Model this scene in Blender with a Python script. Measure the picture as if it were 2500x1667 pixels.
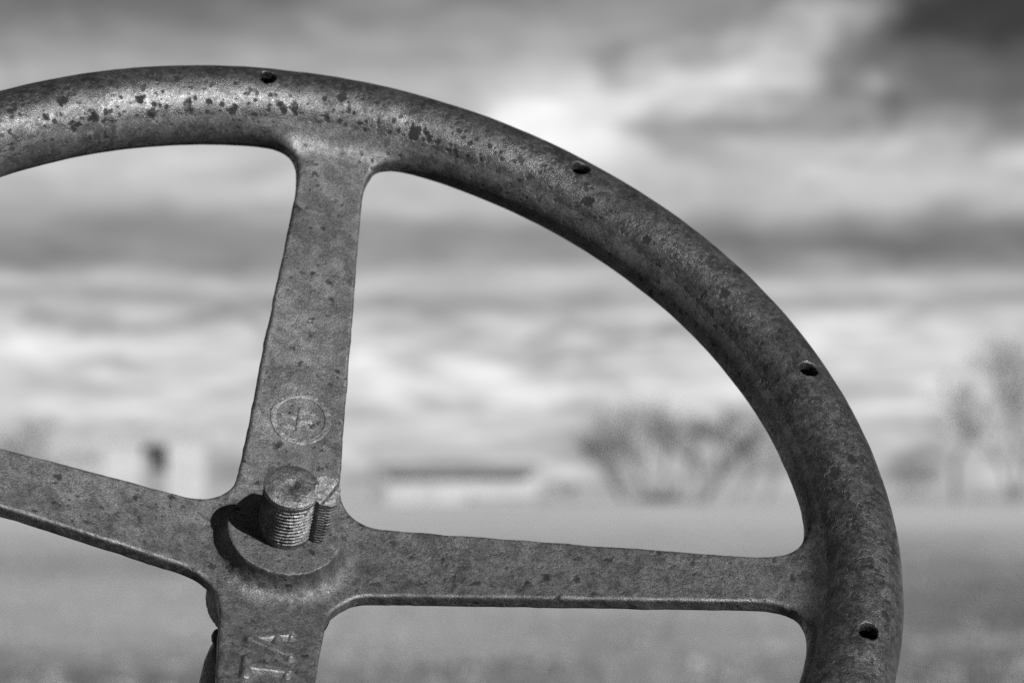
import bpy, bmesh, math, random
import numpy as np
from mathutils import Matrix, Vector

# ------------------------------------------------------------------ camera, sky, sun, exposure
for o in list(bpy.data.objects):
    bpy.data.objects.remove(o)
scene = bpy.context.scene
C = scene.collection

CAM_H = 1.75
FPX, PW, PH = 8500.0, 2500.0, 1667.0
HORIZON_V = 1192.0
PITCH = -math.atan((HORIZON_V - PH / 2) / FPX)      # the lens points a little above the horizon
cam_data = bpy.data.cameras.new('camera')
cam = bpy.data.objects.new('camera', cam_data)
C.objects.link(cam)
cam.location = (0, 0, CAM_H)
cam.rotation_euler = (math.pi / 2 - PITCH, 0, 0)
cam_data.sensor_width = 36.0
cam_data.sensor_fit = 'HORIZONTAL'
cam_data.lens = FPX / PW * 36.0
cam_data.clip_start = 0.05
cam_data.clip_end = 20000
cam_data.dof.use_dof = True
cam_data.dof.focus_distance = 1.215
cam_data.dof.aperture_fstop = cam_data.lens / 7.2
scene.camera = cam

# camera frame: x right, y down, z forward
CAMM = np.array([[1, 0, 0], [0, -math.sin(PITCH), math.cos(PITCH)], [0, -math.cos(PITCH), -math.sin(PITCH)]])
# pose of the wheel in the camera frame (solved from the rim, its holes and its spokes)
RW = np.array([[0.9800625322, 0.0431610068, 0.1939447354],
               [0.1696057759, -0.6901869633, -0.7034741193],
               [0.1034954767, 0.7223427740, -0.6837467390]])
TW = np.array([-0.0748013821, 0.0514948042, 1.1930482121])
wheel_rot = CAMM @ RW
wheel_loc = np.array([0, 0, CAM_H]) + CAMM @ TW
WM = Matrix.Identity(4)
for i in range(3):
    for j in range(3):
        WM[i][j] = wheel_rot[i, j]
    WM[i][3] = wheel_loc[i]

sun_local = np.array([0.47, -0.245, 1.0])
sun_dir = wheel_rot @ (sun_local / np.linalg.norm(sun_local))
sun_elev = math.asin(sun_dir[2])
world = bpy.data.worlds.new('World')
scene.world = world
world.use_nodes = True
nt = world.node_tree
sky = nt.nodes.new('ShaderNodeTexSky')
sky.sky_type = 'NISHITA'
sky.sun_disc = False
sky.sun_elevation = sun_elev
sky.sun_rotation = math.atan2(sun_dir[0], sun_dir[1])
# monochrome picture taken through a deep red filter: only the red of the clear sky counts, and it is dark
bw = nt.nodes.new('ShaderNodeSeparateColor')
nt.links.new(sky.outputs[0], bw.inputs[0])


def wmath(op, a, b=0.0, c=None):
    n_ = nt.nodes.new('ShaderNodeMath')
    n_.operation = op
    for k_, v_ in enumerate((a, b, c)):
        if v_ is None:
            continue
        if isinstance(v_, (int, float)):
            n_.inputs[k_].default_value = v_
        else:
            nt.links.new(v_, n_.inputs[k_])
    return n_.outputs[0]


def wramp(v, lo, hi, a=0.0, b=1.0):
    n_ = nt.nodes.new('ShaderNodeMapRange')
    n_.interpolation_type = 'SMOOTHSTEP'
    nt.links.new(v, n_.inputs[0])
    for k_, q_ in enumerate((lo, hi, a, b)):
        n_.inputs[k_ + 1].default_value = q_
    return n_.outputs[0]


wtc = nt.nodes.new('ShaderNodeTexCoord')
wsep = nt.nodes.new('ShaderNodeSeparateXYZ')
nt.links.new(wtc.outputs['Generated'], wsep.inputs[0])
# azimuth and height above the horizon, both in 1/8500 rad
AZ = wmath('MULTIPLY', wmath('ARCTAN2', wsep.outputs[0], wsep.outputs[1]), 8500.0)
EL = wmath('MULTIPLY', wmath('ARCSINE', wsep.outputs[2]), 8500.0)


def wnoise(sx, sy, detail, seed, warp=0.0):
    cmb = nt.nodes.new('ShaderNodeCombineXYZ')
    nt.links.new(wmath('MULTIPLY_ADD', AZ, sx, seed * 11.3), cmb.inputs[0])
    nt.links.new(wmath('MULTIPLY_ADD', EL, sy, seed * 5.7), cmb.inputs[1])
    n_ = nt.nodes.new('ShaderNodeTexNoise')
    n_.inputs['Scale'].default_value = 1.0
    n_.inputs['Detail'].default_value = detail
    n_.inputs['Roughness'].default_value = 0.5
    n_.inputs['Distortion'].default_value = warp
    nt.links.new(cmb.outputs[0], n_.inputs['Vector'])
    return n_.outputs['Fac']


# banks of cloud lying over the horizon, thinning upwards
prof = nt.nodes.new('ShaderNodeValToRGB')
nt.links.new(wmath('DIVIDE', wmath('ADD', EL, wmath('MULTIPLY', wmath('SUBTRACT', wnoise(.0011, .004, 3, 3), 0.5), 150.0)), 1400.0), prof.inputs[0])
stops = [(0, .50), (100, .55), (200, .62), (300, .66), (420, .56), (460, .36), (495, .56), (520, .47), (545, .33), (600, .29), (650, .36), (700, .50),
         (800, .53), (900, .50), (1000, .43), (1100, .34), (1200, .26), (1400, .20)]
el_ = prof.color_ramp.elements
while len(el_) < len(stops):
    el_.new(0.5)
for e_, (p_, v_) in zip(el_, stops):
    e_.position = p_ / 1400.0
    e_.color = (v_, v_, v_, 1)
L = wmath('ADD', prof.outputs[0], 0.0)
fade = wramp(EL, 250.0, 620.0, 1.0, 0.35)
L = wmath('MULTIPLY', L, wmath('MULTIPLY_ADD', wmath('SUBTRACT', wnoise(.0042, .020, 4, 1, 0.4), 0.5), wmath('MULTIPLY', fade, 1.8), 1.0))
L = wmath('MULTIPLY', L, wmath('MULTIPLY_ADD', wmath('SUBTRACT', wnoise(.0014, .0030, 3, 2, 0.3), 0.5), 0.55, 1.0))


AZW = wmath('ADD', AZ, wmath('MULTIPLY', wmath('SUBTRACT', wnoise(.0055, .0075, 4, 8), 0.5), 420.0))
ELW = wmath('ADD', EL, wmath('MULTIPLY', wmath('SUBTRACT', wnoise(.0050, .0080, 4, 9), 0.5), 230.0))
L = wmath('MULTIPLY', L, wmath('MULTIPLY_ADD', wmath('SUBTRACT', wnoise(.007, .013, 5, 10, 0.6), 0.5), 0.45, 1.0))


def wstreak(u0, v0, u1, v1, wid, gain):
    """a streak of cloud (gain > 1) or of clear sky (gain < 1) along a line in the sky"""
    global L
    ax_, ay_, bx_, by_ = u0 - 1250, HORIZON_V - v0, u1 - 1250, HORIZON_V - v1
    dx_, dy_ = bx_ - ax_, by_ - ay_
    q_ = dx_ * dx_ + dy_ * dy_
    px_, py_ = wmath('SUBTRACT', AZW, ax_), wmath('SUBTRACT', ELW, ay_)
    t_ = wmath('ADD', wmath('MULTIPLY', px_, dx_ / q_), wmath('MULTIPLY', py_, dy_ / q_))
    t_ = wmath('MINIMUM', wmath('MAXIMUM', t_, 0.0), 1.0)
    ex_ = wmath('SUBTRACT', px_, wmath('MULTIPLY', t_, dx_))
    ey_ = wmath('SUBTRACT', py_, wmath('MULTIPLY', t_, dy_))
    d2_ = wmath('ADD', wmath('MULTIPLY', ex_, ex_), wmath('MULTIPLY', ey_, ey_))
    g_ = wmath('EXPONENT', wmath('MULTIPLY', d2_, -1.0 / (wid * wid)))
    L = wmath('MULTIPLY', L, wmath('MULTIPLY_ADD', g_, gain - 1.0, 1.0))


for a_ in ((1300, 300, 2030, 85, 125, 1.85), (1480, 170, 1900, 30, 75, 0.56), (1640, 345, 2130, 235, 66, 0.62), (2250, 40, 2900, 90, 200, 0.17),
           (2150, 260, 2800, 250, 90, 0.55), (1750, 590, 2900, 590, 75, 0.62), (-300, 30, 700, -10, 120, 0.62), (-200, 640, 250, 660, 45, 0.75),
           (2000, 430, 2500, 430, 80, 1.15), (100, 410, 800, 430, 120, 1.12), (90, 790, 620, 800, 22, 0.62), (1330, 800, 1720, 805, 24, 0.62),
           (880, 900, 1100, 950, 40, 1.25), (1350, 1045, 1460, 1042, 18, 0.72), (1380, 905, 1520, 945, 24, 0.75), (2140, 1130, 2330, 1125, 22, 0.66)):
    wstreak(*a_)
# overhead the banks give way to clear dark sky
clear = wmath('MULTIPLY', bw.outputs[0], 0.022)
mixw = wramp(EL, 1100.0, 2300.0)
gain_ = wmath('MULTIPLY_ADD', wmath('SUBTRACT', wnoise(.0009, .0012, 4, 7), 0.5), 0.5, 1.0)
L = wmath('ADD', wmath('MULTIPLY', wmath('DIVIDE', L, 1.275), wmath('SUBTRACT', 1.0, mixw)), wmath('MULTIPLY', wmath('MULTIPLY', clear, gain_), mixw))
nt.links.new(wmath('DIVIDE', L, 0.05), nt.nodes['Background'].inputs[0])
nt.nodes['Background'].inputs[1].default_value = 0.05
sun_data = bpy.data.lights.new('sun', 'SUN')
sun_data.energy = 5.0
sun_data.angle = math.radians(0.5)
sun = bpy.data.objects.new('sun', sun_data)
C.objects.link(sun)
sun.rotation_euler = Vector(sun_dir).to_track_quat('Z', 'Y').to_euler()
sun.location = (3, -4, 5)
vs = scene.view_settings
vs.view_transform = 'Standard'
vs.look = 'None'
vs.exposure = 0.35
vs.gamma = 1.0
vs.use_curve_mapping = False
scene.cycles.use_denoising = False
scene.cycles.sample_clamp_direct = 6.0
scene.cycles.sample_clamp_indirect = 2.0
scene.cycles.max_bounces = 4


# ------------------------------------------------------------------ helpers
def tag(o, label, cat, group=None):
    o['label'] = label
    o['category'] = cat
    if group:
        o['group'] = group
    return o


def empty(name, matrix=None, loc=None):
    o = bpy.data.objects.new(name, None)
    C.objects.link(o)
    o.empty_display_size = 0.05
    if matrix is not None:
        o.matrix_world = matrix
    if loc is not None:
        o.location = loc
    return o


def link_mesh(name, me, mat, parent=None):
    o = bpy.data.objects.new(name, me)
    C.objects.link(o)
    if mat is not None and not me.materials:
        me.materials.append(mat)
    if parent is not None:
        o.parent = parent
    return o


def mesh_np(name, V, F, smooth=True, normals=None):
    """V (n,3), F (m,k) arrays -> mesh"""
    me = bpy.data.meshes.new(name)
    V = np.asarray(V, np.float32)
    F = np.asarray(F, np.int32)
    k = F.shape[1]
    me.vertices.add(len(V))
    me.vertices.foreach_set('co', V.ravel())
    me.loops.add(F.size)
    me.loops.foreach_set('vertex_index', F.ravel())
    me.polygons.add(len(F))
    me.polygons.foreach_set('loop_start', np.arange(len(F), dtype=np.int32) * k)
    me.polygons.foreach_set('loop_total', np.full(len(F), k, np.int32))
    me.polygons.foreach_set('use_smooth', np.full(len(F), smooth, bool))
    me.update(calc_edges=True)
    if normals is not None:
        me.normals_split_custom_set_from_vertices(np.asarray(normals, np.float32).tolist())
    return me


_NT = np.random.RandomState(77).uniform(-1, 1, (8, 32 * 32 * 32)).astype(np.float32)


def vnoise(x, y, z, seed=0):
    """value noise in -1..1 from a wrapped random table"""
    tab = _NT[seed % 8]
    o = seed * 7.31
    x = np.asarray(x, np.float32) + np.float32(o)
    y = np.asarray(y, np.float32) + np.float32(o * 0.37)
    z = np.asarray(z, np.float32) + np.float32(o * 0.71)
    x, y, z = np.broadcast_arrays(x, y, z)
    fx, fy, fz = np.floor(x), np.floor(y), np.floor(z)
    u, v, w = x - fx, y - fy, z - fz
    u = u * u * (3 - 2 * u); v = v * v * (3 - 2 * v); w = w * w * (3 - 2 * w)
    x0 = fx.astype(np.int32) & 31; y0 = fy.astype(np.int32) & 31; z0 = fz.astype(np.int32) & 31
    x1 = ((x0 + 1) & 31) << 10; y1 = ((y0 + 1) & 31) << 5; z1 = (z0 + 1) & 31
    x0 = x0 << 10; y0 = y0 << 5
    def lerp(a, b, t):
        return a + (b - a) * t
    return lerp(lerp(lerp(tab[x0 + y0 + z0], tab[x1 + y0 + z0], u), lerp(tab[x0 + y1 + z0], tab[x1 + y1 + z0], u), v),
                lerp(lerp(tab[x0 + y0 + z1], tab[x1 + y0 + z1], u), lerp(tab[x0 + y1 + z1], tab[x1 + y1 + z1], u), v), w)


def fbm(x, y, z, seed=0, octv=4):
    r, a, s = 0, 0.5, 1.0
    for k in range(octv):
        r = r + a * vnoise(x * s, y * s, z * s, seed + k * 17)
        a *= 0.5
        s *= 2.03
    return r


def smin(a, b, k):
    h = np.clip(0.5 + 0.5 * (b - a) / k, 0, 1)
    return b * (1 - h) + a * h - k * h * (1 - h)


def surface_nets(sdf, lo, hi, vox, block=6, lip=1.25):
    """mesh the zero set of sdf(P in mm) inside lo..hi; returns verts (mm), quads, normals"""
    lo = np.array(lo, float)
    n = np.ceil((np.array(hi, float) - lo) / vox / block).astype(int) * block
    nb = n // block
    cx = [lo[i] + (np.arange(nb[i]) + 0.5) * block * vox for i in range(3)]
    G = np.stack(np.meshgrid(*cx, indexing='ij'), -1).reshape(-1, 3)
    D = sdf(G).reshape(nb)
    rad = block * vox * 0.87 * lip + vox * 2
    grid = np.repeat(np.repeat(np.repeat(D, block, 0), block, 1), block, 2).astype(np.float32)
    act = np.argwhere(np.abs(D) < rad)
    off = np.stack(np.meshgrid(*[np.arange(block)] * 3, indexing='ij'), -1).reshape(-1, 3)
    for s in range(0, len(act), 2000):
        a = act[s:s + 2000]
        idx = (a[:, None] * block + off[None]).reshape(-1, 3)
        grid[idx[:, 0], idx[:, 1], idx[:, 2]] = sdf(lo + idx * vox)
    ins = grid < 0
    cnt = np.zeros(tuple(n - 1), np.uint8)
    sl = lambda a, b, c: (slice(a, n[0] - 1 + a), slice(b, n[1] - 1 + b), slice(c, n[2] - 1 + c))
    for a in (0, 1):
        for b in (0, 1):
            for c in (0, 1):
                cnt += ins[sl(a, b, c)]
    cells = np.argwhere((cnt > 0) & (cnt < 8))
    vid = np.full(tuple(n - 1), -1, np.int32)
    vid[cells[:, 0], cells[:, 1], cells[:, 2]] = np.arange(len(cells))
    P = lo + (cells + 0.5) * vox
    e = 0.05 * vox + 0.01
    def grad(P):
        g = np.zeros_like(P)
        for i in range(3):
            d = np.zeros(3); d[i] = e
            g[:, i] = (sdf(P + d) - sdf(P - d)) / (2 * e)
        return g
    for it in range(3):
        g = grad(P)
        g2 = np.maximum((g * g).sum(1), 0.15)
        step = -(sdf(P) / g2)[:, None] * g
        ln = np.linalg.norm(step, axis=1, keepdims=True)
        step *= np.minimum(1, 0.6 * vox / np.maximum(ln, 1e-9))
        P = P + step
    ctr = lo + (cells + 0.5) * vox
    P = np.clip(P, ctr - 0.8 * vox, ctr + 0.8 * vox)
    N = grad(P)
    N /= np.maximum(np.linalg.norm(N, axis=1, keepdims=True), 1e-9)
    quads = []
    for ax in range(3):
        b, c = (ax + 1) % 3, (ax + 2) % 3
        s0 = [slice(1, n[i] - 1) for i in range(3)]
        s1 = [slice(1, n[i] - 1) for i in range(3)]
        s0[ax] = slice(0, n[ax] - 1)
        s1[ax] = slice(1, n[ax])
        A, B = ins[tuple(s0)], ins[tuple(s1)]
        for flip, m in ((False, A & ~B), (True, ~A & B)):
            q = np.argwhere(m)
            if not len(q):
                continue
            q = q + 1
            q[:, ax] -= 1
            def vv(db, dc):
                r = q.copy()
                r[:, b] += db
                r[:, c] += dc
                return vid[r[:, 0], r[:, 1], r[:, 2]]
            f = np.stack([vv(-1, -1), vv(0, -1), vv(0, 0), vv(-1, 0)], 1)
            quads.append(f[:, ::-1] if flip else f)
    Q = np.concatenate(quads)
    Q = Q[(Q >= 0).all(1)]
    return P, Q, N


def split_mesh(name, P, Q, N, sel):
    q = Q[sel]
    used = np.unique(q)
    remap = np.full(len(P), -1, np.int64)
    remap[used] = np.arange(len(used))
    return mesh_np(name, P[used] * 0.001, remap[q], True, N[used])


# ------------------------------------------------------------------ material helpers
def new_mat(name):
    m = bpy.data.materials.new(name)
    m.use_nodes = True
    t = m.node_tree
    return m, t, t.nodes['Principled BSDF']


class NB:
    def __init__(self, t):
        self.t = t
        self.co = t.nodes.new('ShaderNodeTexCoord').outputs['Object']

    def link(self, s, inp):
        if isinstance(s, (int, float)):
            inp.default_value = s
        else:
            self.t.links.new(s, inp)

    def noise(self, scale, detail=4, rough=0.55, dist=0.0, co=None, seed=0):
        n = self.t.nodes.new('ShaderNodeTexNoise')
        n.inputs['Scale'].default_value = scale
        n.inputs['Detail'].default_value = detail
        n.inputs['Roughness'].default_value = rough
        n.inputs['Distortion'].default_value = dist
        src = co or self.co
        if seed:
            a = self.t.nodes.new('ShaderNodeVectorMath')
            a.operation = 'ADD'
            a.inputs[1].default_value = (seed * 3.7, seed * 1.9, seed * 5.3)
            self.t.links.new(src, a.inputs[0])
            src = a.outputs[0]
        self.t.links.new(src, n.inputs['Vector'])
        return n.outputs['Fac']

    def voro(self, scale, co=None, rnd=1.0):
        n = self.t.nodes.new('ShaderNodeTexVoronoi')
        n.inputs['Scale'].default_value = scale
        n.inputs['Randomness'].default_value = rnd
        self.t.links.new(co or self.co, n.inputs['Vector'])
        return n.outputs['Distance'], n.outputs['Color']

    def math(self, op, a, b=0.0, c=None):
        n = self.t.nodes.new('ShaderNodeMath')
        n.operation = op
        self.link(a, n.inputs[0])
        self.link(b, n.inputs[1])
        if c is not None:
            self.link(c, n.inputs[2])
        return n.outputs[0]

    def ramp(self, v, lo, hi, a=0.0, b=1.0):
        n = self.t.nodes.new('ShaderNodeMapRange')
        n.interpolation_type = 'SMOOTHSTEP'
        self.link(v, n.inputs[0])
        n.inputs[1].default_value = lo
        n.inputs[2].default_value = hi
        n.inputs[3].default_value = a
        n.inputs[4].default_value = b
        return n.outputs[0]

    def mix(self, f, a, b):
        n = self.t.nodes.new('ShaderNodeMix')
        n.data_type = 'FLOAT'
        self.link(f, n.inputs[0])
        self.link(a, n.inputs[2])
        self.link(b, n.inputs[3])
        return n.outputs[0]

    def warp(self, amount, scale):
        n = self.t.nodes.new('ShaderNodeTexNoise')
        n.inputs['Scale'].default_value = scale
        n.inputs['Detail'].default_value = 3
        self.t.links.new(self.co, n.inputs['Vector'])
        s = self.t.nodes.new('ShaderNodeVectorMath')
        s.operation = 'SUBTRACT'
        self.t.links.new(n.outputs['Color'], s.inputs[0])
        s.inputs[1].default_value = (0.5, 0.5, 0.5)
        k = self.t.nodes.new('ShaderNodeVectorMath')
        k.operation = 'SCALE'
        self.t.links.new(s.outputs[0], k.inputs[0])
        k.inputs['Scale'].default_value = amount
        a = self.t.nodes.new('ShaderNodeVectorMath')
        a.operation = 'ADD'
        self.t.links.new(self.co, a.inputs[0])
        self.t.links.new(k.outputs[0], a.inputs[1])
        return a.outputs[0]

    def bump(self, h, strength, dist, prev=None):
        n = self.t.nodes.new('ShaderNodeBump')
        n.inputs['Strength'].default_value = strength
        n.inputs['Distance'].default_value = dist
        self.t.links.new(h, n.inputs['Height'])
        if prev is not None:
            self.t.links.new(prev, n.inputs['Normal'])
        return n.outputs[0]

    def grey(self, v):
        n = self.t.nodes.new('ShaderNodeCombineColor')
        for i in range(3):
            self.t.links.new(v, n.inputs[i])
        return n.outputs[0]


def iron_material(name, base=0.07, spots=1.0, mottle=1.0, rough=0.5, grain=1.0, spec=0.6, ior=2.0):
    m, t, b = new_mat(name)
    k = NB(t)
    big = k.noise(38, 5, 0.6, 0.4)
    mid = k.noise(170, 5, 0.65, 0.6, seed=1)
    fine = k.noise(1700, 3, 0.65, seed=2)
    micro = k.noise(3800, 2, 0.7, seed=3)
    v = k.mix(k.ramp(big, 0.35, 0.68), base * (1 - 0.22 * mottle), base * (1 + 0.25 * mottle))
    v = k.math('MULTIPLY', v, k.mix(k.ramp(mid, 0.36, 0.66), 1 - 0.30 * mottle, 1 + 0.30 * mottle))
    v = k.math('MULTIPLY', v, k.mix(k.ramp(fine, 0.3, 0.72), 1 - 0.42 * grain, 1 + 0.50 * grain))
    # dark pitted rust spots
    w = k.warp(0.0065, 260)
    d, c = k.voro(175, w)
    d = k.math('ADD', d, k.math('MULTIPLY', k.math('SUBTRACT', k.noise(650, 3, 0.6, seed=13), 0.5), 0.55))
    sep = t.nodes.new('ShaderNodeSeparateColor')
    t.links.new(c, sep.inputs[0])
    size = k.math('MULTIPLY', k.ramp(sep.outputs[0], 0.32, 1.0), 0.42 * spots)
    sp = k.math('MULTIPLY', k.ramp(k.math('SUBTRACT', d, size), -0.20, 0.08, 1.0, 0.0), k.ramp(size, 0.05, 0.12))
    sp = k.math('MULTIPLY', sp, k.ramp(k.noise(22, 2, 0.5, seed=6), 0.28, 0.46))
    w2 = k.warp(0.002, 700)
    d2_, c2_ = k.voro(400, w2)
    sep2 = t.nodes.new('ShaderNodeSeparateColor')
    t.links.new(c2_, sep2.inputs[0])
    size2 = k.math('MULTIPLY', k.ramp(sep2.outputs[0], 0.25, 1.0), 0.44 * spots)
    sp2 = k.math('MULTIPLY', k.ramp(k.math('SUBTRACT', d2_, size2), -0.16, 0.06, 1.0, 0.0), k.ramp(size2, 0.05, 0.12))
    sp2 = k.math('MULTIPLY', sp2, k.ramp(k.noise(30, 2, 0.5, seed=9), 0.36, 0.58))
    sp = k.math('MAXIMUM', sp, k.math('MULTIPLY', sp2, 0.75))
    v = k.math('MULTIPLY', v, k.mix(sp, 1.0, 0.45))
    # large irregular darker stains with a paler rim
    st = k.noise(75, 4, 0.6, 0.8, seed=4)
    edge = k.math('MULTIPLY', k.ramp(st, 0.56, 0.585), k.ramp(st, 0.585, 0.61, 1.0, 0.0))
    v = k.math('MULTIPLY', v, k.mix(k.ramp(st, 0.575, 0.60), 1.0, 1 - 0.27 * mottle))
    v = k.math('MULTIPLY', v, k.mix(edge, 1.0, 1.22))
    # tiny pale flecks: glints painted into the base colour
    fd, fc = k.voro(420)
    fs = t.nodes.new('ShaderNodeSeparateColor')
    t.links.new(fc, fs.inputs[0])
    fl = k.math('MULTIPLY', k.ramp(fd, 0.10, 0.22, 1.0, 0.0), k.ramp(fs.outputs[1], 0.86, 0.92))
    v = k.math('MULTIPLY', v, k.mix(fl, 1.0, 1.9))
    fk = k.math('MULTIPLY', k.ramp(k.noise(2300, 2, 0.5, seed=11), 0.60, 0.70), k.ramp(k.noise(95, 3, 0.6, seed=12), 0.45, 0.62))  # finer glint speckle, painted in patches
    v = k.math('MULTIPLY', v, k.mix(fk, 1.0, 2.1))
    t.links.new(k.grey(v), b.inputs['Base Color'])
    b.inputs['Metallic'].default_value = 0.0
    b.inputs['IOR'].default_value = ior
    if 'Diffuse Roughness' in b.inputs:
        b.inputs['Diffuse Roughness'].default_value = 0.5
    rel = k.math('MINIMUM', k.math('POWER', k.math('DIVIDE', v, base), 0.85), 1.9)
    t.links.new(k.mix(sp, k.math('MULTIPLY', rel, spec), 0.14), b.inputs['Specular IOR Level'])
    r = k.mix(k.ramp(big, 0.35, 0.65), rough + 0.06, rough - 0.05)
    r = k.math('ADD', r, k.ramp(k.noise(620, 3, 0.6, seed=7), 0.35, 0.65, 0.10, -0.10))
    r = k.mix(sp, r, 0.8)
    t.links.new(r, b.inputs['Roughness'])
    n = k.bump(mid, 0.22, 0.0005)
    n = k.bump(fine, 0.65 * grain, 0.00032, n)
    n = k.bump(micro, 0.5 * grain, 0.00016, n)
    n = k.bump(k.math('MULTIPLY', sp, -1.0), 0.6, 0.0005, n)
    t.links.new(n, b.inputs['Normal'])
    return m


IRON_RIM = iron_material('rusty_cast_iron_rim', 0.020, 1.1, 1.1, 0.43, 0.95, 0.5, 1.85)
IRON = iron_material('rusty_cast_iron', 0.027, 0.7, 0.95, 0.57, 1.0, 0.5, 2.0)
STEEL = iron_material('worn_steel', 0.028, 0.6, 1.2, 0.52, 1.1, 0.5, 2.1)
BRIGHT = iron_material('fractured_bright_steel', 0.045, 0.3, 0.9, 0.50, 0.9, 0.5, 2.2)
WORN = iron_material('worn_cast_iron', 0.040, 0.4, 0.8, 0.50, 0.9, 0.5, 2.2)
DARK = iron_material('dark_painted_iron', 0.015, 0.5, 0.6, 0.5, 0.8, 0.4, 1.5)

# ------------------------------------------------------------------ the steering wheel (mm, wheel frame, z towards the driver)
R0, SA, SB = 200.0, 15.15, 14.06
HUBZ = -31.2


def zc(r):
    t = np.clip((r - 22) / (184.85 - 22), -0.02, 1)
    return HUBZ - 1.45 + (31.2 - 2.9 + 1.45) * t


HOLES = [1.72135 - k * math.pi / 5 for k in range(10)]


def seg2(x, y, ax, ay, bx, by, w):
    px, py, dx, dy = x - ax, y - ay, bx - ax, by - ay
    t = np.clip((px * dx + py * dy) / (dx * dx + dy * dy), 0, 1)
    return np.hypot(px - dx * t, py - dy * t) - w


def letters(x, y):
    """distance to raised strokes on the lower spoke, wheel frame"""
    A = np.minimum(seg2(x, y, -6.6, -46.6, 6.4, -41.0, 1.25), seg2(x, y, -6.6, -46.9, 6.6, -52.0, 1.25))
    A = np.minimum(A, seg2(x, y, 2.2, -43.2, 2.4, -50.0, 1.0))
    A = np.minimum(A, seg2(x, y, 6.0, -40.4, 6.8, -42.4, 0.7))
    A = np.minimum(A, seg2(x, y, 6.5, -50.8, 7.2, -53.2, 0.7))
    T = np.minimum(seg2(x, y, -6.6, -56.4, -7.0, -66.6, 1.3), seg2(x, y, -6.6, -61.2, 6.6, -60.6, 1.45))
    T = np.minimum(T, seg2(x, y, 6.6, -58.9, 6.7, -62.3, 0.7))
    return A, T


def emblem(x, y):
    d = np.abs(np.hypot(x - 0.9, (y - 58.8)) - 9.9) - 0.75
    d = np.minimum(d, seg2(x, y, 0.5, 54.5, 0.7, 61.8, 0.6))
    d = np.minimum(d, seg2(x, y, 0.7, 61.8, 5.2, 61.6, 0.5))
    d = np.minimum(d, seg2(x, y, 0.7, 58.0, 4.4, 57.9, 0.5))
    d = np.minimum(d, seg2(x, y, -5.6, 59.2, -1.6, 58.8, 0.5))
    d = np.minimum(d, seg2(x, y, -5.0, 54.6, -1.6, 54.6, 0.5))
    return d


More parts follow.
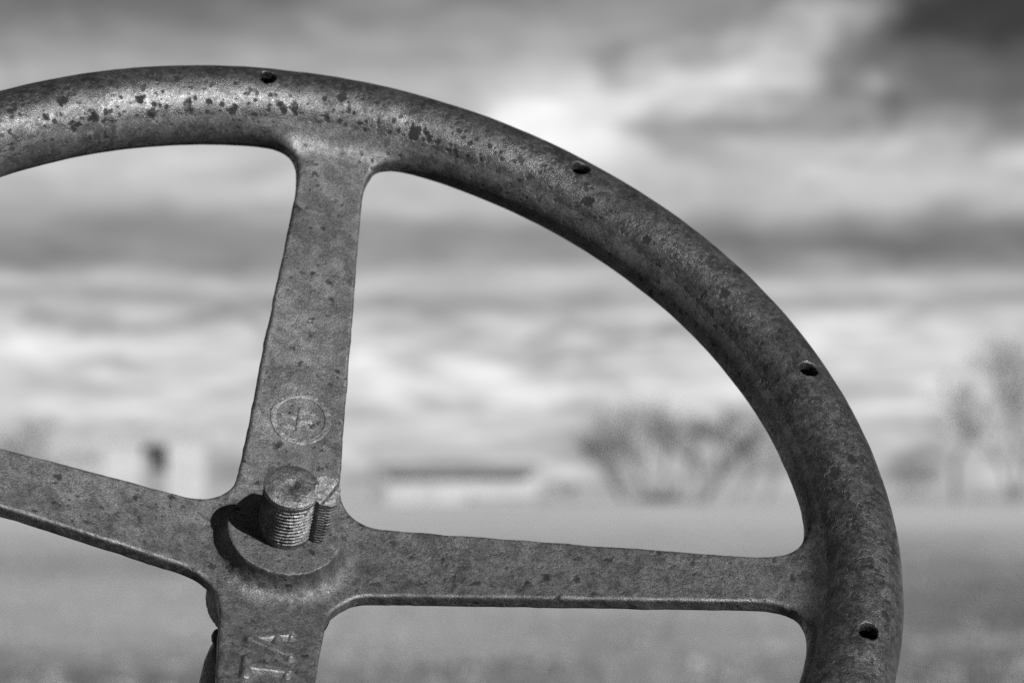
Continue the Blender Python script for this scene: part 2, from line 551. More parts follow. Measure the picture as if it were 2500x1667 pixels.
def wheel_sdf(P):
    x, y, z = P[:, 0], P[:, 1], P[:, 2]
    r = np.hypot(x, y)
    # plan outline: four tapering spokes, hub, and the inside of the rim
    ax = np.maximum(np.abs(x), np.abs(y))
    at = np.minimum(np.abs(x), np.abs(y))
    dv = np.abs(x) - (19.2 - 0.0400 * np.abs(y))
    dh = np.abs(y) - (17.3 - 0.0400 * np.abs(x))
    d2 = smin(dv, dh, 18.0)
    d2 = smin(d2, r - 24.0, 10.0)
    dann = (R0 - 11.5) - r
    d2 = np.maximum(smin(d2, dann, 27.0), r - (R0 + 5))
    wav = vnoise(x / 23, y / 23, z * 0 + 3.3, 5) * 0.35 + vnoise(x / 7, y / 7, z / 9 + 1.3, 6) * 0.22 + vnoise(x / 2.6, y / 2.6, z / 3, 7) * 0.12
    d2 = d2 + wav
    top = zc(r) + 2.2
    under = 0.12 * vnoise(x / 16, y / 16, z / 16, 9)
    th = 6.0
    dz = np.maximum(z - top - under, (top - th) - z)
    rho = 1.3
    q0, q1 = np.maximum(d2 + rho, 0), np.maximum(dz + rho, 0)
    plate = np.hypot(q0, q1) + np.minimum(np.maximum(d2 + rho, dz + rho), 0) - rho
    # ragged casting flash half way down the spoke edges
    fl = 1.5 * np.clip(vnoise(x / 31, y / 31, z * 0, 21) * 1.4 - 0.05, 0, 1) + 0.5 * np.clip(vnoise(x / 6, y / 6, z * 0, 22), -0.2, 1)
    where = np.clip((y - 25) / 8, 0, 1) * np.clip(-x / 5, 0, 1) * np.clip((125 - y) / 20, 0, 1) + np.clip(1 - np.abs(x - 98) / 30, 0, 1) * np.clip(y / 5, 0, 1) * (np.abs(y) < 30)
    fl = fl * where - 2.5 * (1 - np.clip(where * 3, 0, 1))
    fin = np.maximum(d2 - fl, np.abs(z - (top - 3.6)) - 0.75)
    plate = smin(plate, fin, 0.6)
    # boss round the shaft
    rb = r - 0.03 * np.clip(-20.0 - z, 0, 14)
    chip = 0.25 * vnoise(x / 2.5, y / 2.5, z / 2.5, 13)
    bq0, bq1 = np.maximum(rb - 20.0 + 0.4 + chip, 0), np.maximum(z + 20.0 + 0.4, 0)
    boss = np.maximum(np.hypot(bq0, bq1) - 0.4 + np.minimum(np.maximum(rb - 19.6 + chip, z + 20.4), 0), -45 - z)
    plate = smin(plate, boss, 8.5)
    # sleeve under the hub
    sl = np.maximum(r - 22.5, np.maximum(z + 34, -59.0 - z))
    plate = smin(plate, sl, 1.5)
    # rim
    u = r - R0
    ru = np.sqrt((u / SA) ** 2 + (z / SB) ** 2)
    th_ = np.arctan2(y, x)
    rim = (ru - 1) * 14.2
    rim = rim + 0.16 * vnoise(x / 14, y / 14, z / 14, 31) + 0.06 * vnoise(x / 4, y / 4, z / 4, 32)
    d = smin(plate, rim, 9.0)
    # drilled holes, edges chewed by rust
    m = (r > R0 - 16) & (z > -9)
    if m.any():
        xm, ym, zm = x[m], y[m], z[m]
        dm = d[m]
        for k, a in enumerate(HOLES):
            hx, hy = (R0 + 1.2) * math.cos(a), (R0 + 1.2) * math.sin(a)
            near = np.hypot(xm - hx, ym - hy)
            ang = np.arctan2(ym - hy, xm - hx)
            rad = 3.35 + 0.12 * np.sin(ang * 3 + k) + 0.16 * vnoise(xm / 1.6, ym / 1.6, zm / 2.2, 41 + k)
            flare = 0.5 * np.clip((zm - 12.6) / 1.6, 0, 1)
            hole = np.maximum(near - rad - flare, 3.0 - zm)
            hole = np.minimum(hole, np.sqrt(near ** 2 + ((zm - 2.0) * 1.0) ** 2) - 8.6)
            dm = np.maximum(dm, -hole)
        d = d.copy()
        d[m] = dm
    # shaft bore
    return d


VOX = 0.8
P, Q, N = surface_nets(wheel_sdf, (-219, -219, -63), (219, 219, 19), VOX)
cen = P[Q].mean(1)
cr = np.hypot(cen[:, 0], cen[:, 1])
cax = np.maximum(np.abs(cen[:, 0]), np.abs(cen[:, 1]))
is_rim = cr > 186.5
is_hub = (~is_rim) & (cax < 30.0)
topside = N[Q].mean(1)[:, 2] > 0.2
wheel = tag(empty('steering_wheel', WM), 'large rusty cast iron steering wheel with four flat spokes and drilled rim in the foreground', 'steering wheel')
link_mesh('rim', split_mesh('rim', P, Q, N, is_rim), IRON_RIM, wheel)
link_mesh('hub', split_mesh('hub', P, Q, N, is_hub), IRON, wheel)
spoke_sel = {
    'right': (cen[:, 0] > 0) & (np.abs(cen[:, 0]) >= np.abs(cen[:, 1])),
    'upper': (cen[:, 1] > 0) & (np.abs(cen[:, 1]) > np.abs(cen[:, 0])),
    'left': (cen[:, 0] < 0) & (np.abs(cen[:, 0]) >= np.abs(cen[:, 1])),
    'lower': (cen[:, 1] < 0) & (np.abs(cen[:, 1]) > np.abs(cen[:, 0])),
}
for key in ('upper', 'right', 'lower', 'left'):
    s = spoke_sel[key] & ~is_rim & ~is_hub
    so = link_mesh('spoke', split_mesh('spoke', P, Q, N, s), IRON, wheel)
    if key == 'upper':
        so['label'] = 'upper spoke with a round cast emblem above the hub'
        spoke_up = so
    if key == 'lower':
        so['label'] = 'lower spoke with raised letters T and A'
        spoke_down = so


def relief_sdf(stroke, height, draft, rnd, grow_):
    def f(P_):
        x, y, z = P_[:, 0], P_[:, 1], P_[:, 2]
        top = zc(np.hypot(x, y)) + 2.2
        h_ = z - top
        wear = 0.10 * vnoise(x / 2.2, y / 2.2, 0 * x, 14) + 0.06 * vnoise(x / 0.9, y / 0.9, z, 15)
        d = stroke(x, y) - grow_ + draft * h_ + wear * 0.8
        u_ = h_ - height - wear
        q0, q1 = np.maximum(d + rnd, 0), np.maximum(u_ + rnd, 0)
        return np.maximum(np.hypot(q0, q1) - rnd + np.minimum(np.maximum(d, u_) + rnd, 0), -0.9 - h_)
    return f


for lab, st, par, lo, hi, ht, nm in (
        ('raised letter A lying on its side', lambda x, y: letters(x, y)[0], spoke_down, (-10, -56, -33), (11, -37, -20), 1.9, 'letter'),
        ('raised letter T lying on its side', lambda x, y: letters(x, y)[1], spoke_down, (-11, -70, -32), (11, -53, -17), 1.9, 'letter'),
        ('worn round emblem cast in low relief', emblem, spoke_up, (-12, 46, -33), (14, 72, -18), 0.36, 'emblem')):
    Pl, Ql, Nl = surface_nets(relief_sdf(st, ht, 0.65, 0.6 if ht > 1 else 0.2, 1.2 if ht > 1 else 0.55), lo, hi, 0.3, block=8)
    e = link_mesh(nm, mesh_np(nm, Pl * 0.001, Ql, True, Nl), WORN, par)
    e['label'] = lab
del P, Q, N, cen

# ------------------------------------------------------------------ steering column: threaded shaft, key, jacket, post
PITCH_MM = 1.5875


def thread(z, ang, wob):
    ph = (z / PITCH_MM - ang / (2 * math.pi) + wob) % 1.0
    return 1.05 * (np.abs(ph - 0.5) * 2) ** 0.9


def shaft_sdf(P):
    x, y, z = P[:, 0] + 1.0 * np.clip((P[:, 2] + 20) / 24, 0, 1), P[:, 1], P[:, 2]
    r = np.hypot(x, y)
    a = np.arctan2(y, x)
    ragged = 0.10 * vnoise(x / 1.5, y / 1.5, z / 1.2, 51) + 0.10 * vnoise(x / 4, y / 4, z / 4, 52)
    thr = np.where((z > -17.0) & (z < 0.4), thread(z, a, 0.02 * vnoise(x / 3, y / 3, z / 3, 53)), 0.0)
    thr = np.where(z <= -17.0, 0.85, thr)
    rr = 9.75 - thr + ragged * 0.7
    topz = 3.6 - 0.9 * np.clip((r - 6.2) / 3.4, 0, 1) ** 1.5 - 0.35 * np.clip((-y) / 9, 0, 1) * 1.2
    topz = topz - 1.5 * np.exp(-((x - 0.3) ** 2 + (y - 0.5) ** 2) / 2.6) - 0.4 * np.exp(-((x + 0.9) ** 2 + (y + 0.9) ** 2) / 5.0)
    topz = topz + 0.018 * np.sin(r * 5.0 + 1.5 * vnoise(x / 3, y / 3, z * 0, 55)) + 0.08 * vnoise(x / 1.2, y / 1.2, z * 0, 54)
    # thin spun lip just below the top
    lipd = 0.35 * np.exp(-((z - 1.6) / 0.22) ** 2)
    d = np.maximum((r - rr + lipd) * 0.8, np.maximum(z - topz, -62 - z))
    # keyway slot on the right side
    cxr = (x - 10.4) * math.cos(0.10) + (y + 0.3) * math.sin(0.10)
    cyr = -(x - 10.4) * math.sin(0.10) + (y + 0.3) * math.cos(0.10)
    slot = np.maximum(np.maximum(np.abs(cxr) - 2.6, np.abs(cyr) - 3.6), -20.0 - z)
    return np.maximum(d, -slot)


def key_sdf(P):
    x, y, z = P[:, 0], P[:, 1], P[:, 2]
    lean = (z + 20) / 22.0
    cx = x - (11.9 - 0.5 * lean)
    cy = y - (0.3 + 1.2 * lean)
    rough = 0.12 * vnoise(x / 1.3, y / 1.3, z / 0.9, 61) + 0.22 * vnoise(x / 3, y / 3, z / 3, 62)
    hw = 3.0 + 1.5 * lean
    ang = np.arctan2(cy, cx)
    rr = np.hypot(cx, cy)
    ridge = np.where(cx > 0.6, thread(z, 0 * z, 0) * 0.9, 0.25 * np.sin(z * 5.0))
    dxy = np.maximum(np.abs(cx) - hw, np.abs(cy) - (3.6 + 1.5 * lean))
    dxy = np.maximum(dxy, (rr - (3.9 + 1.6 * lean))) + ridge * 0.55 * np.clip((0.5 - z) / 3, 0, 1)
    topz = 1.4 - 0.16 * cx + 0.32 * cy + 1.5 * rough - 0.25 * np.clip(np.abs(cx) - 3.2, 0, 3)
    crack = np.exp(-((cx * 0.85 - cy * 0.5 - 1.2) / 0.28) ** 2) * 1.0
    d = np.maximum((dxy + rough * 0.5) * 0.85, np.maximum(z - topz + crack, -22 - z))
    return d


col = tag(empty('steering_column', WM), 'threaded steering shaft rising through the hub, dark column below the wheel', 'steering column')
P, Q, N = surface_nets(shaft_sdf, (-13, -13, -24), (13, 13, 6), 0.27, block=10)
link_mesh('threaded_shaft', mesh_np('threaded_shaft', P * 0.001, Q, True, N), STEEL, col)
P, Q, N = surface_nets(key_sdf, (5, -7, -24), (20, 9, 5), 0.27, block=10)
kx = link_mesh('key', mesh_np('key', P * 0.001, Q, True, N), BRIGHT, col)
kx['label'] = 'cracked bright steel key wedged beside the threads'
del P, Q, N


def lathe(name, prof, mat, parent, seg=48, origin=(0, 0), matrix=None):
    """prof: list of (radius, z) in mm, closed at the axis"""
    bm = bmesh.new()
    rings = []
    for r, z in prof:
        if r < 1e-6:
            rings.append([bm.verts.new((origin[0] * .001, origin[1] * .001, z * .001))])
        else:
            rings.append([bm.verts.new(((origin[0] + r * math.cos(2 * math.pi * i / seg)) * .001,
                                        (origin[1] + r * math.sin(2 * math.pi * i / seg)) * .001, z * .001)) for i in range(seg)])
    for A, B in zip(rings, rings[1:]):
        for i in range(seg):
            j = (i + 1) % seg
            if len(A) == 1 and len(B) == 1:
                continue
            if len(A) == 1:
                bm.faces.new((A[0], B[j], B[i]))
            elif len(B) == 1:
                bm.faces.new((A[i], A[j], B[0]))
            else:
                bm.faces.new((A[i], A[j], B[j], B[i]))
    bmesh.ops.recalc_face_normals(bm, faces=bm.faces)
    for f in bm.faces:
        f.smooth = True
    me = bpy.data.meshes.new(name)
    bm.to_mesh(me)
    bm.free()
    o = link_mesh(name, me, mat, parent)
    if matrix is not None:
        o.matrix_local = matrix
    return o


# length of the column down to the added gear case
axis = wheel_rot @ np.array([0, 0, -1.0])
LEN = (wheel_loc[2] - 0.95) / -axis[2] * 1000
lathe('inner_shaft', [(0, -40), (9.4, -40), (9.4, -90), (0, -90)], DARK, col)
lathe('jacket', [(0, -83), (9.8, -83), (12.4, -84.4), (14.6, -86.2), (16.2, -88.6), (17.6, -92.5), (18.2, -97), (18.5, -110), (18.5, -LEN), (0, -LEN)], DARK, col)
nip = lathe('grease_nipple', [(0, 4.6), (1.6, 4.2), (2.5, 3.0), (2.9, 1.2), (2.6, -0.6), (1.7, -1.8), (1.6, -6), (0, -6)], DARK, col, 20)
nip.matrix_local = Matrix.Translation((-0.0146, 0.0021, -0.0842))
lathe('flange', [(0, -LEN + 140), (30, -LEN + 140), (52, -LEN + 100), (52, -LEN), (0, -LEN)], DARK, col, 40)


# ------------------------------------------------------------------ the field, out to the horizon
def at_px(u, v_base, dist, z=0.0):
    """world x of photo column u at distance dist (level lines, so columns are azimuths)"""
    return (u - PW / 2) / FPX * dist


def sstep(a, b, x):
    t = np.clip((x - a) / (b - a), 0, 1)
    return t * t * (3 - 2 * t)


def axis_pts(lo, hi, fine_lo, fine_hi, step, grow=1.12):
    a = list(np.arange(fine_lo, fine_hi + 1e-6, step))
    sg, v = step, a[-1]
    while v < hi:
        sg *= grow
        v += sg
        a.append(v)
    sg, v, pre = step, a[0], []
    while v > lo:
        sg *= grow
        v -= sg
        pre.append(v)
    return np.array(pre[::-1] + a)


def terrain_h(x, y):
    n = 0.05 * fbm(x * 0.35, y * 0.35, 0 * x, 71, 4) + 0.35 * vnoise(x / 70, y / 70, 0 * x, 72) * sstep(40, 160, y)
    return n * sstep(6, 25, np.hypot(x, y))


gx = axis_pts(-6000, 6000, -14, 14, 0.35)
gy = axis_pts(-3000, 9000, -6, 130, 0.5)
GX, GY = np.meshgrid(gx, gy, indexing='ij')
GZ = terrain_h(GX, GY)
nx, ny = GX.shape
idx = np.arange(nx * ny).reshape(nx, ny)
F = np.stack([idx[:-1, :-1], idx[1:, :-1], idx[1:, 1:], idx[:-1, 1:]], -1).reshape(-1, 4)
gme = mesh_np('ground', np.stack([GX, GY, GZ], -1).reshape(-1, 3), F, True)
rr = np.hypot(GX, GY)
az = np.arctan2(GX, np.maximum(GY, 1e-3)) * FPX + 1250
lg = np.log(np.maximum(rr, 1))
n1 = fbm(GX * 0.09, GY * 0.035, GX * 0, 81, 4)
n2 = fbm(GX * 0.5, GY * 0.16, GX * 0, 82, 4)
green = 0.42 + 1.2 * n1 + 0.85 * n2
green = green + 0.50 * sstep(1850, 2250, az) * sstep(190, 90, rr) * (GY > 0)
green = green + 0.16 * sstep(60, 34, rr) - 0.55 * sstep(110, 330, rr)
green = np.clip(green, 0, 1)
at = gme.attributes.new('cover', 'FLOAT', 'POINT')
at.data.foreach_set('value', green.astype(np.float32).ravel())
at = gme.attributes.new('stubble', 'FLOAT', 'POINT')
at.data.foreach_set('value', np.clip(sstep(48, 170, rr + 30 * n1) * (0.85 + 0.55 * n1 + 0.4 * n2), 0, 1).astype(np.float32).ravel())
gm, t, b = new_mat('dry_pasture')
k = NB(t)
attr = t.nodes.new('ShaderNodeAttribute')
attr.attribute_name = 'cover'
cov = attr.outputs['Fac']
straw = k.mix(k.ramp(k.noise(0.5, 5, 0.6), 0.3, 0.7), 0.38, 0.48)
live = k.mix(k.ramp(k.noise(0.8, 4, 0.6, seed=3), 0.3, 0.7), 0.14, 0.21)
g = k.mix(cov, straw, live)
g = k.math('MULTIPLY', g, k.mix(k.ramp(k.noise(5, 4, 0.6, seed=2), 0.3, 0.7), 0.85, 1.12))
at2 = t.nodes.new('ShaderNodeAttribute')
at2.attribute_name = 'stubble'
g = k.mix(at2.outputs['Fac'], g, k.mix(k.ramp(k.noise(0.02, 4, 0.6, seed=5), 0.3, 0.7), 0.54, 0.66))
t.links.new(k.grey(g), b.inputs['Base Color'])
b.inputs['Roughness'].default_value = 0.95
b.inputs['Specular IOR Level'].default_value = 0.1
t.links.new(k.bump(k.noise(3, 4, 0.6, seed=4), 0.5, 0.05), b.inputs['Normal'])
ground = link_mesh('ground', gme, gm)
ground['kind'] = 'structure'


def flat_mat(name, lo, hi, scale, rough=0.9, bump=0.0):
    m, t, b = new_mat(name)
    k = NB(t)
    v = k.mix(k.ramp(k.noise(scale, 5, 0.6, 0.3), 0.3, 0.7), lo, hi)
    v = k.math('MULTIPLY', v, k.mix(k.ramp(k.noise(scale * 7, 3, 0.6, seed=2), 0.3, 0.7), 0.85, 1.12))
    t.links.new(k.grey(v), b.inputs['Base Color'])
    b.inputs['Roughness'].default_value = rough
    b.inputs['Specular IOR Level'].default_value = 0.2
    if bump:
        t.links.new(k.bump(k.noise(scale * 4, 4, 0.6, seed=3), 0.6, bump), b.inputs['Normal'])
    return m


# ---- tussocks of grass, too many to count
def tussocks(name, label, mat, n, seed, hlo, hhi, rlo=27, rhi=150, umin=-4000, umax=6500):
    r = np.random.RandomState(seed)
    d = np.exp(r.uniform(math.log(rlo), math.log(rhi), n))
    u = r.uniform(umin, umax, n)
    x = (u - 1250) / FPX * d
    keep = fbm(x * 0.3, d * 0.1, x * 0, 90 + seed, 3) + r.uniform(-.4, .4, n) > -0.05
    x, d = x[keep], d[keep]
    m_ = len(x)
    nb_ = 7
    X_ = np.repeat(x, nb_) + r.normal(0, .05, m_ * nb_)
    Y_ = np.repeat(d, nb_) + r.normal(0, .05, m_ * nb_)
    base = np.stack([X_, Y_, terrain_h(X_, Y_) - 0.02], 1)
    h = np.repeat(r.uniform(hlo, hhi, m_), nb_) * r.uniform(.6, 1.1, m_ * nb_)
    a = r.uniform(0, 2 * np.pi, m_ * nb_)
    dv = np.stack([np.cos(a), np.sin(a), 0 * a], 1)
    sv = np.stack([-np.sin(a), np.cos(a), 0 * a], 1) * 0.012
    ln = r.uniform(.1, .7, m_ * nb_)[:, None]
    up = np.array([0, 0, 1.0])
    mid = base + up * h[:, None] * .6 + dv * h[:, None] * ln * .3
    tip = base + up * h[:, None] * (1 - .2 * ln) + dv * h[:, None] * ln
    V = np.stack([base - sv, base + sv, mid + sv * .8, mid - sv * .8, tip], 1).reshape(-1, 3)
    i_ = np.arange(m_ * nb_)[:, None] * 5
    T_ = np.concatenate([i_ + [0, 1, 2], i_ + [0, 2, 3], i_ + [3, 2, 4]], 1).reshape(-1, 3)
    o = link_mesh(name, mesh_np(name, V, T_, False), mat)
    o['kind'] = 'stuff'
    o['label'] = label
    o['category'] = 'grass'


tussocks('dry_grass', 'pale dry grass tussocks over the open field', flat_mat('dry_grass', 0.27, 0.36, 0.4), 14000, 1, .04, .11)
tussocks('green_grass', 'darker grass tussocks scattered over the field', flat_mat('green_grass', 0.16, 0.23, 0.4), 9000, 2, .04, .12)

# ------------------------------------------------------------------ bare trees along the far edge of the field
BARK = flat_mat('bark', 0.12, 0.18, 1.5, 0.9)
TWIG = flat_mat('twig', 0.22, 0.32, 1.5, 0.9)


def bare_tree(u, dist, hpx, label, seed, stems=1, spread=1.0, lean=0.0, group=None, twigs=320, levels=4, thick=.016, dirs=None):
    r = random.Random(seed)
    H = hpx / FPX * dist
    x0 = (u - 1250) / FPX * dist
    z0 = float(terrain_h(np.array([x0]), np.array([dist]))[0])
    root = tag(empty('bare_tree', None, (x0, dist, z0 - 0.05)), label, 'tree', group)
    bm = bmesh.new()
    tips = []

    def tube(p, q, r0, r1):
        ax = (q - p).normalized()
        s1 = ax.orthogonal().normalized()
        s2 = ax.cross(s1)
        A = [bm.verts.new(p + (s1 * math.cos(k * 1.2566) + s2 * math.sin(k * 1.2566)) * r0) for k in range(5)]
        B = [bm.verts.new(q + (s1 * math.cos(k * 1.2566) + s2 * math.sin(k * 1.2566)) * r1) for k in range(5)]
        for k in range(5):
            bm.faces.new((A[k], A[(k + 1) % 5], B[(k + 1) % 5], B[k]))

    def grow(p, d, ln, rad, lev):
        q = p
        n_ = 3
        for k in range(n_):
            d = (d + Vector((r.uniform(-.22, .22), r.uniform(-.22, .22), r.uniform(-.05, .16)))).normalized()
            q2 = q + d * ln / n_
            tube(q, q2, rad * (1 - .28 * k / n_), rad * (1 - .28 * (k + 1) / n_))
            if lev > 0 and k > 0 and r.random() < .55:
                side = Vector((r.uniform(-1, 1), r.uniform(-1, 1), r.uniform(-.1, .7))).normalized()
                grow(q2, (d * .55 + side * .75 * spread).normalized(), ln * r.uniform(.5, .75), rad * .5, lev - 1)
            q = q2
        if lev > 0:
            for k in range(r.choice((2, 2, 3))):
                side = Vector((r.uniform(-1, 1), r.uniform(-1, 1), r.uniform(-.2, .6))).normalized()
                grow(q, (d * .75 + side * .6 * spread).normalized(), ln * r.uniform(.6, .82), rad * .62, lev - 1)
        else:
            tips.append((q, d))

    for k in range(stems):
        a = r.uniform(0, 6.28)
        off = Vector((math.cos(a), math.sin(a), 0)) * (0.0 if stems == 1 else H * .05)
        d0 = Vector((math.cos(a) * .6 * (stems > 1) + lean, math.sin(a) * .6 * (stems > 1), 1)).normalized()
        if dirs:
            d0 = Vector(dirs[k]).normalized()
            off = Vector((0, 0, 0))
        grow(off, d0, H * r.uniform(.20, .30) * (1.35 if dirs else 1), H * thick / stems ** .4, levels)
    zmax = max(v_.co.z for v_ in bm.verts)
    sc = H / zmax
    for v_ in bm.verts:
        v_.co *= sc
    me = bpy.data.meshes.new('trunk')
    bm.to_mesh(me)
    bm.free()
    link_mesh('trunk', me, BARK, root)
    # crown of fine twigs at the branch ends
    rs = np.random.RandomState(seed)
    tp = np.array([p[:] for p, d in tips]) * sc
    td = np.array([d[:] for p, d in tips])
    pick = rs.randint(0, len(tp), twigs)
    p0 = tp[pick] - td[pick] * rs.uniform(0, H * .10, (twigs, 1))
    dr = td[pick] * .7 + rs.normal(0, .55, (twigs, 3))
    dr /= np.linalg.norm(dr, axis=1, keepdims=True)
    p1 = p0 + dr * rs.uniform(.05, .13, (twigs, 1)) * H
    sd = np.cross(dr, rs.normal(0, 1, (twigs, 3)))
    sd /= np.linalg.norm(sd, axis=1, keepdims=True)
    w = 0.0014 * H
    V = np.stack([p0 - sd * w, p0 + sd * w, p1], 1).reshape(-1, 3)
    link_mesh('crown', mesh_np('crown', V, np.arange(twigs * 3).reshape(-1, 3), False), TWIG, root)
    return root


G1 = 'bare trees in the clump right of centre'
bare_tree(1545, 470, 215, 'low spreading bare tree at the left of the clump above the right spoke', 11, 4, 1.3, -.2, G1, 260, 4, .020)
bare_tree(1625, 500, 275, 'tallest many-stemmed bare tree in the clump above the right spoke', 12, 3, 1.2, -.1, G1, 260, 4, .022)
bare_tree(1700, 480, 260, 'bare tree leaning right in the middle of the clump above the right spoke', 13, 3, 1.2, .2, G1, 260, 4, .022)
bare_tree(1785, 510, 230, 'thin bare tree right of the clump, close to the rim', 14, 2, 1.2, .3, G1)
bare_tree(1855, 520, 170, 'small bare tree just inside the rim, rightmost of the clump', 15, 3, 1.3, .2, G1, 500)
bare_tree(2338, 450, 300, 'thin pale bare tree standing left of the tall one beyond the right rim', 26, 1, 1.6, .0, None, 220, 4, .018)
bare_tree(2478, 430, 440, 'tall bare tree at the right edge of the picture', 17, 3, 1.4, -.1, None, 300, 4, .026, ((-.75, 0, 1), (.05, .2, 1), (.6, -.1, 1)))
bare_tree(60, 480, 230, 'bare tree at the left edge above the left spoke', 18, 3, 1.4, .1, None)
bare_tree(175, 520, 150, 'small bare tree left of the white farm building', 19, 3, 1.3, .2, None, 600)
bare_tree(1388, 500, 62, 'small round bare bush right of the long shed', 20, 6, 1.2, 0, None, 500)
bare_tree(2230, 560, 95, 'low bare thicket just right of the rim', 21, 6, 1.5, 0, None, 700)

def hedgerow(u0, u1, dist, hpx, label, seed, n=1800):
    r = np.random.RandomState(seed)
    x0, x1 = (u0 - 1250) / FPX * dist, (u1 - 1250) / FPX * dist
    H = hpx / FPX * dist
    root = tag(empty('hedgerow', None, ((x0 + x1) / 2, dist, 0)), label, 'hedge')
    cx = r.uniform((x0 - x1) / 2, (x1 - x0) / 2, n)
    hh = H * (0.55 + 0.45 * vnoise(cx / 3.0, 0 * cx, 0 * cx, seed))
    p0 = np.stack([cx, r.normal(0, .6, n), hh * r.uniform(-.1, .6, n)], 1)
    dr = np.stack([r.normal(0, .5, n), r.normal(0, .5, n), r.uniform(.4, 1.2, n)], 1)
    dr /= np.linalg.norm(dr, axis=1, keepdims=True)
    p1 = p0 + dr * (hh * r.uniform(.3, .6, n))[:, None]
    sd = np.cross(dr, r.normal(0, 1, (n, 3)))
    sd /= np.linalg.norm(sd, axis=1, keepdims=True)
    V = np.stack([p0 - sd * .05, p0 + sd * .05, p1], 1).reshape(-1, 3)
    link_mesh('twigs', mesh_np('twigs', V, np.arange(n * 3).reshape(-1, 3), False), BARK, root)['kind'] = 'stuff'
    stV, stF = [], []
    for q in range(40):
        x_ = r.uniform((x0 - x1) / 2, (x1 - x0) / 2)
        c_ = len(stV)
        for dx_, dy_ in ((-.06, -.06), (.06, -.06), (.06, .06), (-.06, .06)):
            stV += [(x_ + dx_, dy_, -.3), (x_ + dx_ * .5, dy_ * .5, H * .6)]
        for q_ in range(4):
            a_, b_ = c_ + 2 * q_, c_ + 2 * ((q_ + 1) % 4)
            stF.append((a_, b_, b_ + 1, a_ + 1))
    link_mesh('stems', mesh_np('stems', np.array(stV), np.array(stF), False), BARK, root)['kind'] = 'stuff'


hedgerow(2170, 2900, 520, 26, 'low dark hedgerow along the ground beyond the right rim', 3)
hedgerow(1555, 1680, 490, 30, 'short dark hedge at the foot of the bare tree clump', 5, 700)
hedgerow(-300, 170, 500, 45, 'ragged hedge under the bare tree above the left spoke', 6, 1600)

# ------------------------------------------------------------------ far farm buildings
WHITE = flat_mat('white_boards', 0.31, 0.42, 0.6)
ROOF = flat_mat('dark_roofing', 0.20, 0.28, 0.8)
PALE_ROOF = flat_mat('pale_sheet_roofing', 0.30, 0.42, 0.8)
GREY_BOARDS = flat_mat('weathered_boards', 0.17, 0.24, 0.8)  # darker boards for sill, floor, end wall and trough


def box(name, x0, x1, y0, y1, z0, z1, mat, parent):
    bm = bmesh.new()
    bmesh.ops.create_cube(bm, size=1.0)
    for v_ in bm.verts:
        v_.co = Vector((x0 + (v_.co.x + .5) * (x1 - x0), y0 + (v_.co.y + .5) * (y1 - y0), z0 + (v_.co.z + .5) * (z1 - z0)))
    me = bpy.data.meshes.new(name)
    bm.to_mesh(me)
    bm.free()
    return link_mesh(name, me, mat, parent)


def gable(name, x0, x1, y0, y1, z0, z1, th, mat, parent, along_x=True):
    """pitched roof of two thick slopes, ridge along x or y"""
    bm = bmesh.new()
    if along_x:
        ym = (y0 + y1) / 2
        pr = [(y0, z0), (ym, z1), (y1, z0), (y1, z0 - th), (ym, z1 - th), (y0, z0 - th)]
        A = [bm.verts.new((x0, p, q)) for p, q in pr]
        B = [bm.verts.new((x1, p, q)) for p, q in pr]
    else:
        xm = (x0 + x1) / 2
        pr = [(x0, z0), (xm, z1), (x1, z0), (x1, z0 - th), (xm, z1 - th), (x0, z0 - th)]
        A = [bm.verts.new((p, y0, q)) for p, q in pr]
        B = [bm.verts.new((p, y1, q)) for p, q in pr]
    for i_ in range(6):
        j_ = (i_ + 1) % 6
        bm.faces.new((A[i_], A[j_], B[j_], B[i_]))
    for R_, o_ in ((A, 1), (B, -1)):
        bm.faces.new([R_[k] for k in (0, 1, 4, 5)][::o_])
        bm.faces.new([R_[k] for k in (1, 2, 3, 4)][::o_])
    bmesh.ops.recalc_face_normals(bm, faces=bm.faces)
    me = bpy.data.meshes.new(name)
    bm.to_mesh(me)
    bm.free()
    return link_mesh(name, me, mat, parent)


def px_m(px, dist):
    return px / FPX * dist


# white farm building with a dark doorway, above the left spoke
D1 = 430.0
bz = 1240
def hz(v, dist):
    return CAM_H - (v - HORIZON_V) / FPX * dist
bx0 = (255 - 1250) / FPX * D1
farm = tag(empty('farm_building', None, (bx0, D1, 0)), 'white farm building with a dark open doorway above the left spoke', 'building')
w1, w2, w3 = px_m(92, D1), px_m(142, D1), px_m(245, D1)
h1 = hz(1078, D1)
h2 = hz(1050, D1)
box('wall', 0, w1, 0, .3, -.3, h1, WHITE, farm)
box('wall', w2 + .6, w3, 0, .3, -.3, h1 - .4, WHITE, farm)
box('wall', w1, w2 + .6, 0, .3, h1 - .35, h1, WHITE, farm)
box('wall', -.0, .3, .3, 2.6, -.3, h1, WHITE, farm)
box('wall', w3 - .3, w3, .3, 2.6, -.3, h1 - .4, WHITE, farm)
box('back_wall', 0, w3, 2.6, 2.8, -.3, h1 - .4, ROOF, farm)
box('floor', 0, w3, .3, 2.6, -.3, .05, GREY_BOARDS, farm)
box('sill', w1, w2 + .6, -.1, .2, -.3, hz(1150, D1), GREY_BOARDS, farm)
gable('roof', -.5, w3 + .5, -.4, 3.4, h1 + .05, h2, .2, PALE_ROOF, farm)

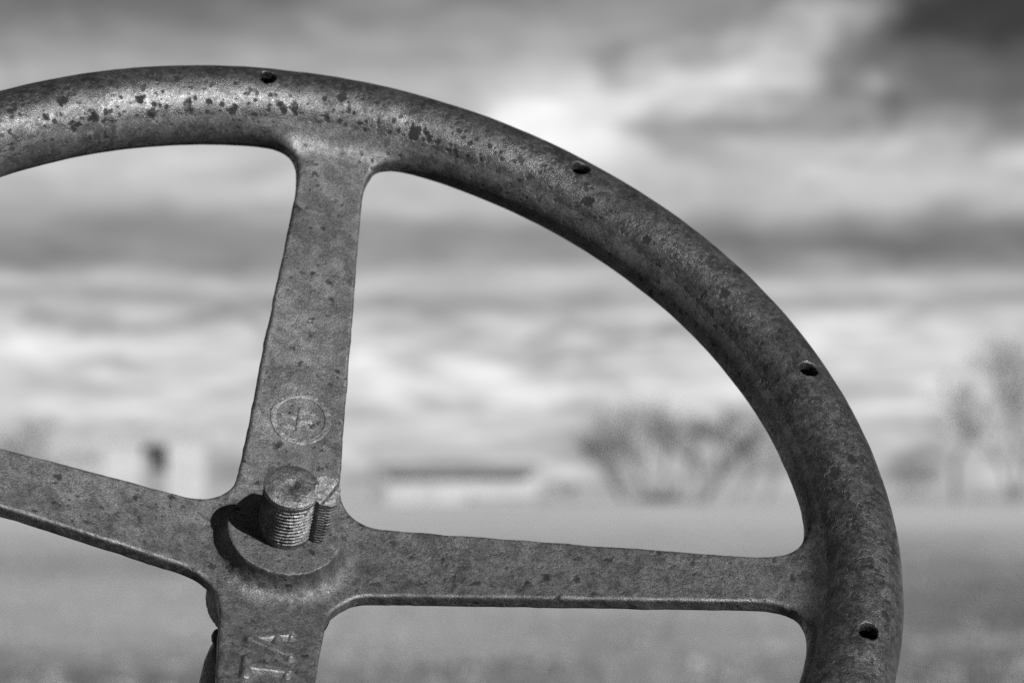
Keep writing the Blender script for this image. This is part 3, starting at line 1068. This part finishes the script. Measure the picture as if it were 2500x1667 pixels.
# long low open shed in the middle
D2 = 470.0
shed = tag(empty('open_shed', None, ((910 - 1250) / FPX * D2, D2, 0)), 'long low open shed with a dark roof right of the upper spoke', 'shed')
ws = px_m(400, D2)
zr = hz(1148, D2)
gable('roof', -.4, ws + .4, -.3, 8, zr, hz(1131, D2), .22, ROOF, shed)
box('back_wall', 0, ws, 2.2, 2.4, -.4, zr - .35, WHITE, shed)
box('end_wall', px_m(5, D2), px_m(34, D2), -.2, .1, -.4, zr - .35, GREY_BOARDS, shed)

# hay rack / feed bunk in front of the shed
D3 = 380.0
bunk = tag(empty('feed_bunk', None, ((1140 - 1250) / FPX * D3, D3, 0)), 'long dark feed trough on the field below the shed roof', 'trough')
wb = px_m(240, D3)
box('side', 0, wb, 0, .12, .25, .85, GREY_BOARDS, bunk)
box('side', 0, wb, .9, 1.02, .25, .85, GREY_BOARDS, bunk)
box('bottom', 0, wb, .12, .9, .25, .33, GREY_BOARDS, bunk)
for k_ in range(5):
    xk = .3 + (wb - .8) * k_ / 4
    box('leg', xk, xk + .2, .05, .97, -.4, .25, GREY_BOARDS, bunk)

# ------------------------------------------------------------------ added unseen body carrying the column, blocks ground light below the wheel
RUST = iron_material('rusty_sheet', 0.03, 0.6, 0.9, 0.6, 0.6, 0.4, 1.5)


def loft(name, secs, mat, parent, closed=True):
    """secs: list of rings (lists of points), all the same length"""
    bm = bmesh.new()
    rings = [[bm.verts.new(p) for p in s_] for s_ in secs]
    m_ = len(rings[0])
    for A, B in zip(rings, rings[1:]):
        for q in range(m_):
            bm.faces.new((A[q], A[(q + 1) % m_], B[(q + 1) % m_], B[q]))
    bm.faces.new(rings[0][::-1])
    bm.faces.new(rings[-1])
    bmesh.ops.recalc_face_normals(bm, faces=bm.faces)
    me = bpy.data.meshes.new(name)
    bm.to_mesh(me)
    bm.free()
    return link_mesh(name, me, mat, parent)


def ring(y, w, z0, z1, rad, x0=0.0):
    pts = []
    for cx, cz, a0 in ((w - rad, z1 - rad, 0), (-w + rad, z1 - rad, 90), (-w + rad, z0 + rad, 180), (w - rad, z0 + rad, 270)):
        for q in range(5):
            a = math.radians(a0 + q * 22.5)
            pts.append((x0 + cx + rad * math.cos(a), y, cz + rad * math.sin(a)))
    return pts


added_tractor = tag(empty('added_tractor', None, (0, 1.6, 0)), 'invented dark rusty vehicle body, unseen under the steering column, blocks ground light', 'added_tractor')
X = float(wheel_loc[0])
loft('gear_case', [ring(-1.9, .24, .30, .80, .06, X), ring(-1.7, .28, .28, .92, .08, X), ring(.1, .28, .28, .95, .08, X), ring(.25, .24, .30, .9, .08, X)], RUST, added_tractor)
loft('hood', [ring(.05, .24, .60, 1.14, .12, X), ring(.12, .28, .56, 1.20, .14, X), ring(1.5, .26, .56, 1.14, .13, X), ring(1.58, .22, .60, 1.08, .12, X)], RUST, added_tractor)
loft('front_support', [ring(1.15, .16, .10, .62, .04, X), ring(1.4, .16, .10, .62, .04, X)], RUST, added_tractor)
for s_ in (-1, 1):
    loft('foot_plate', [ring(-1.25, .26, .62, .65, .012, X + s_ * .52), ring(.05, .26, .62, .65, .012, X + s_ * .52)], RUST, added_tractor)
    loft('front_wheel', [[(X + s_ * .16 + s_ * dx_, 1.28 + rw * math.cos(2 * math.pi * q / 32), .32 + rw * math.sin(2 * math.pi * q / 32)) for q in range(32)] for dx_, rw in ((0, .22), (.02, .32), (.10, .35), (.18, .32), (.20, .22))], DARK, added_tractor)
loft('axle_housing', [ring(-2.02, .62, .58, .82, .10, X), ring(-1.78, .62, .58, .82, .10, X)], RUST, added_tractor)
for s_ in (-1, 1):
    # big rear tyre with a rim disc
    bm = bmesh.new()
    prof = [(.40, -.12), (.46, -.15), (.62, -.16), (.69, -.13), (.71, 0), (.69, .13), (.62, .16), (.46, .15), (.40, .12)]
    prev = None
    first = None
    for q in range(49):
        a = 2 * math.pi * q / 48
        rg = [bm.verts.new((X + s_ * .78 + px, -1.9 + pr * math.cos(a), .70 + pr * math.sin(a))) for pr, px in prof] if q < 48 else first
        if prev:
            for i_ in range(len(prof)):
                j_ = (i_ + 1) % len(prof)
                bm.faces.new((prev[i_], prev[j_], rg[j_], rg[i_]))
        else:
            first = rg
        prev = rg
    bmesh.ops.recalc_face_normals(bm, faces=bm.faces)
    for f in bm.faces:
        f.smooth = True
    me = bpy.data.meshes.new('tyre')
    bm.to_mesh(me)
    bm.free()
    link_mesh('tyre', me, DARK, added_tractor)
    loft('wheel_disc', [[(X + s_ * .70 + dx_, -1.9 + .41 * math.cos(2 * math.pi * q / 32), .70 + .41 * math.sin(2 * math.pi * q / 32)) for q in range(32)] for dx_ in (0, .04)], RUST, added_tractor)
    # fender: a curved sheet over the tyre
    sec = []
    for q in range(9):
        a = math.radians(200 - q * 21)
        cy, cz = math.cos(a), math.sin(a)
        sec.append([(X + s_ * .46, -1.9 + .78 * cy, .70 + .78 * cz), (X + s_ * 1.0, -1.9 + .78 * cy, .70 + .78 * cz),
                    (X + s_ * 1.0, -1.9 + .80 * cy, .70 + .80 * cz), (X + s_ * .46, -1.9 + .80 * cy, .70 + .80 * cz)])
    loft('fender', sec, RUST, added_tractor)
loft('rear_platform', [ring(-1.7, .46, .96, .99, .012, X), ring(-.9, .46, .96, .99, .012, X)], RUST, added_tractor)
